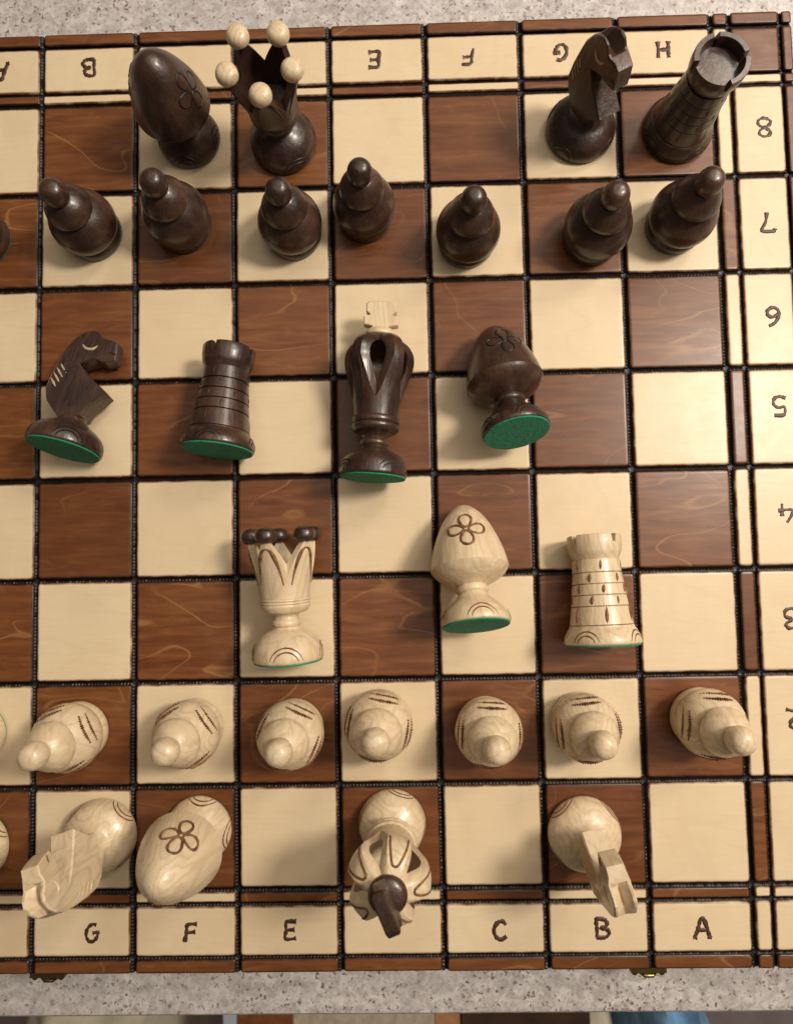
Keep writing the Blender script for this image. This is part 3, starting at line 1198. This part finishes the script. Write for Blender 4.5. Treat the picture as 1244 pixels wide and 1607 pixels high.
gB, gW = 'dark pawns in the far row', 'pale pawns in the near row'
stand('pawn', 'black', 0.432, -1.43, 20, 'dark pawn cut off by the left photo edge in the far pawn row', gB)
stand('pawn', 'black', 1.580, -1.400, 70, 'dark pawn on light square, below the letter B panel and left of another pawn', gB)
stand('pawn', 'black', 2.510, -1.352, 130, 'dark pawn directly in front of the standing dark bishop', gB)
stand('pawn', 'black', 3.647, -1.460, 200, 'dark pawn directly in front of the dark queen with pale balls', gB)
stand('pawn', 'black', 4.385, -1.300, 250, 'dark pawn in the column of the upside-down letter E, right of the queen', gB)
stand('pawn', 'black', 5.408, -1.588, 300, 'dark pawn in the column of the upside-down letter F', gB)
stand('pawn', 'black', 6.680, -1.585, 340, 'dark pawn in front of the standing dark knight', gB)
stand('pawn', 'black', 7.513, -1.495, 10, 'dark pawn in front of the standing dark rook, rightmost in the far row', gB)
stand('bishop', 'black', 2.575, -0.421, -15, 'dark egg-headed bishop standing in the back row left of the queen')
stand('queen', 'black', 3.555, -0.500, -88, 'dark queen with five pale balls on her crown, standing in the back row')
stand('knight', 'black', 6.600, -0.458, -65, 'dark knight standing in the back row beside the rook')
stand('rook', 'black', 7.590, -0.485, 10, 'dark rook standing in the far right corner of the board')
lie('knight', 'black', 1.450, -3.703, 78.5, -12, -90, 'dark knight lying on its side with pale mane cuts and green felt')
lie('rook', 'black', 2.941, -3.744, 84.6, -5.7, 20, 'dark brick-carved rook lying on its side between knight and king')
lie('king', 'black', 4.430, -4.043, 86.0, -2.0, 0, 'dark king with pale cross lying on its side in the board centre')
lie('bishop', 'black', 5.779, -3.675, 98.0, -18, -8, 'dark bishop lying on its side showing its green felt base')
lie('queen', 'white', 3.607, -5.745, 92.0, 1.5, 19, 'pale queen with dark balls lying on its side')
lie('bishop', 'white', 5.359, -5.434, 93.5, -18, 3, 'pale bishop with burnt clover lying on its side over the groove')
lie('rook', 'white', 6.555, -5.652, 91.5, -5.7, 60, 'pale brick-carved rook lying on its side')
stand('pawn', 'white', 0.460, -6.461, 10, 'pale pawn cut off by the left photo edge in the near pawn row', gW)
stand('pawn', 'white', 1.475, -6.448, 25, 'pale pawn above the standing pale knight at left', gW)
stand('pawn', 'white', 2.618, -6.432, 35, 'pale pawn above the standing pale bishop with burnt clover', gW)
stand('pawn', 'white', 3.603, -6.451, -25, 'pale pawn directly below the lying pale queen', gW)
stand('pawn', 'white', 4.441, -6.376, -12, 'pale pawn above the standing pale king', gW)
stand('pawn', 'white', 5.478, -6.455, -4, 'pale pawn directly below the lying pale bishop', gW)
stand('pawn', 'white', 6.388, -6.425, 5, 'pale pawn directly below the lying pale rook', gW)
stand('pawn', 'white', 7.549, -6.404, -5, 'pale pawn leaning over the inner strip, rightmost in the near row', gW)
stand('rook', 'white', 0.440, -7.541, 15, 'pale rook cut off by the left photo edge in the near back row')
stand('knight', 'white', 1.705, -7.450, 108, 'pale knight standing at the near left, beside the pale bishop')
stand('bishop', 'white', 2.662, -7.406, 70, 'pale bishop with burnt clover standing above the letter F')
stand('king', 'white', 4.545, -7.372, 38, 'pale king with dark cross standing in the near row')
stand('knight', 'white', 6.391, -7.485, 102, 'pale knight standing over the letter B in the near row')
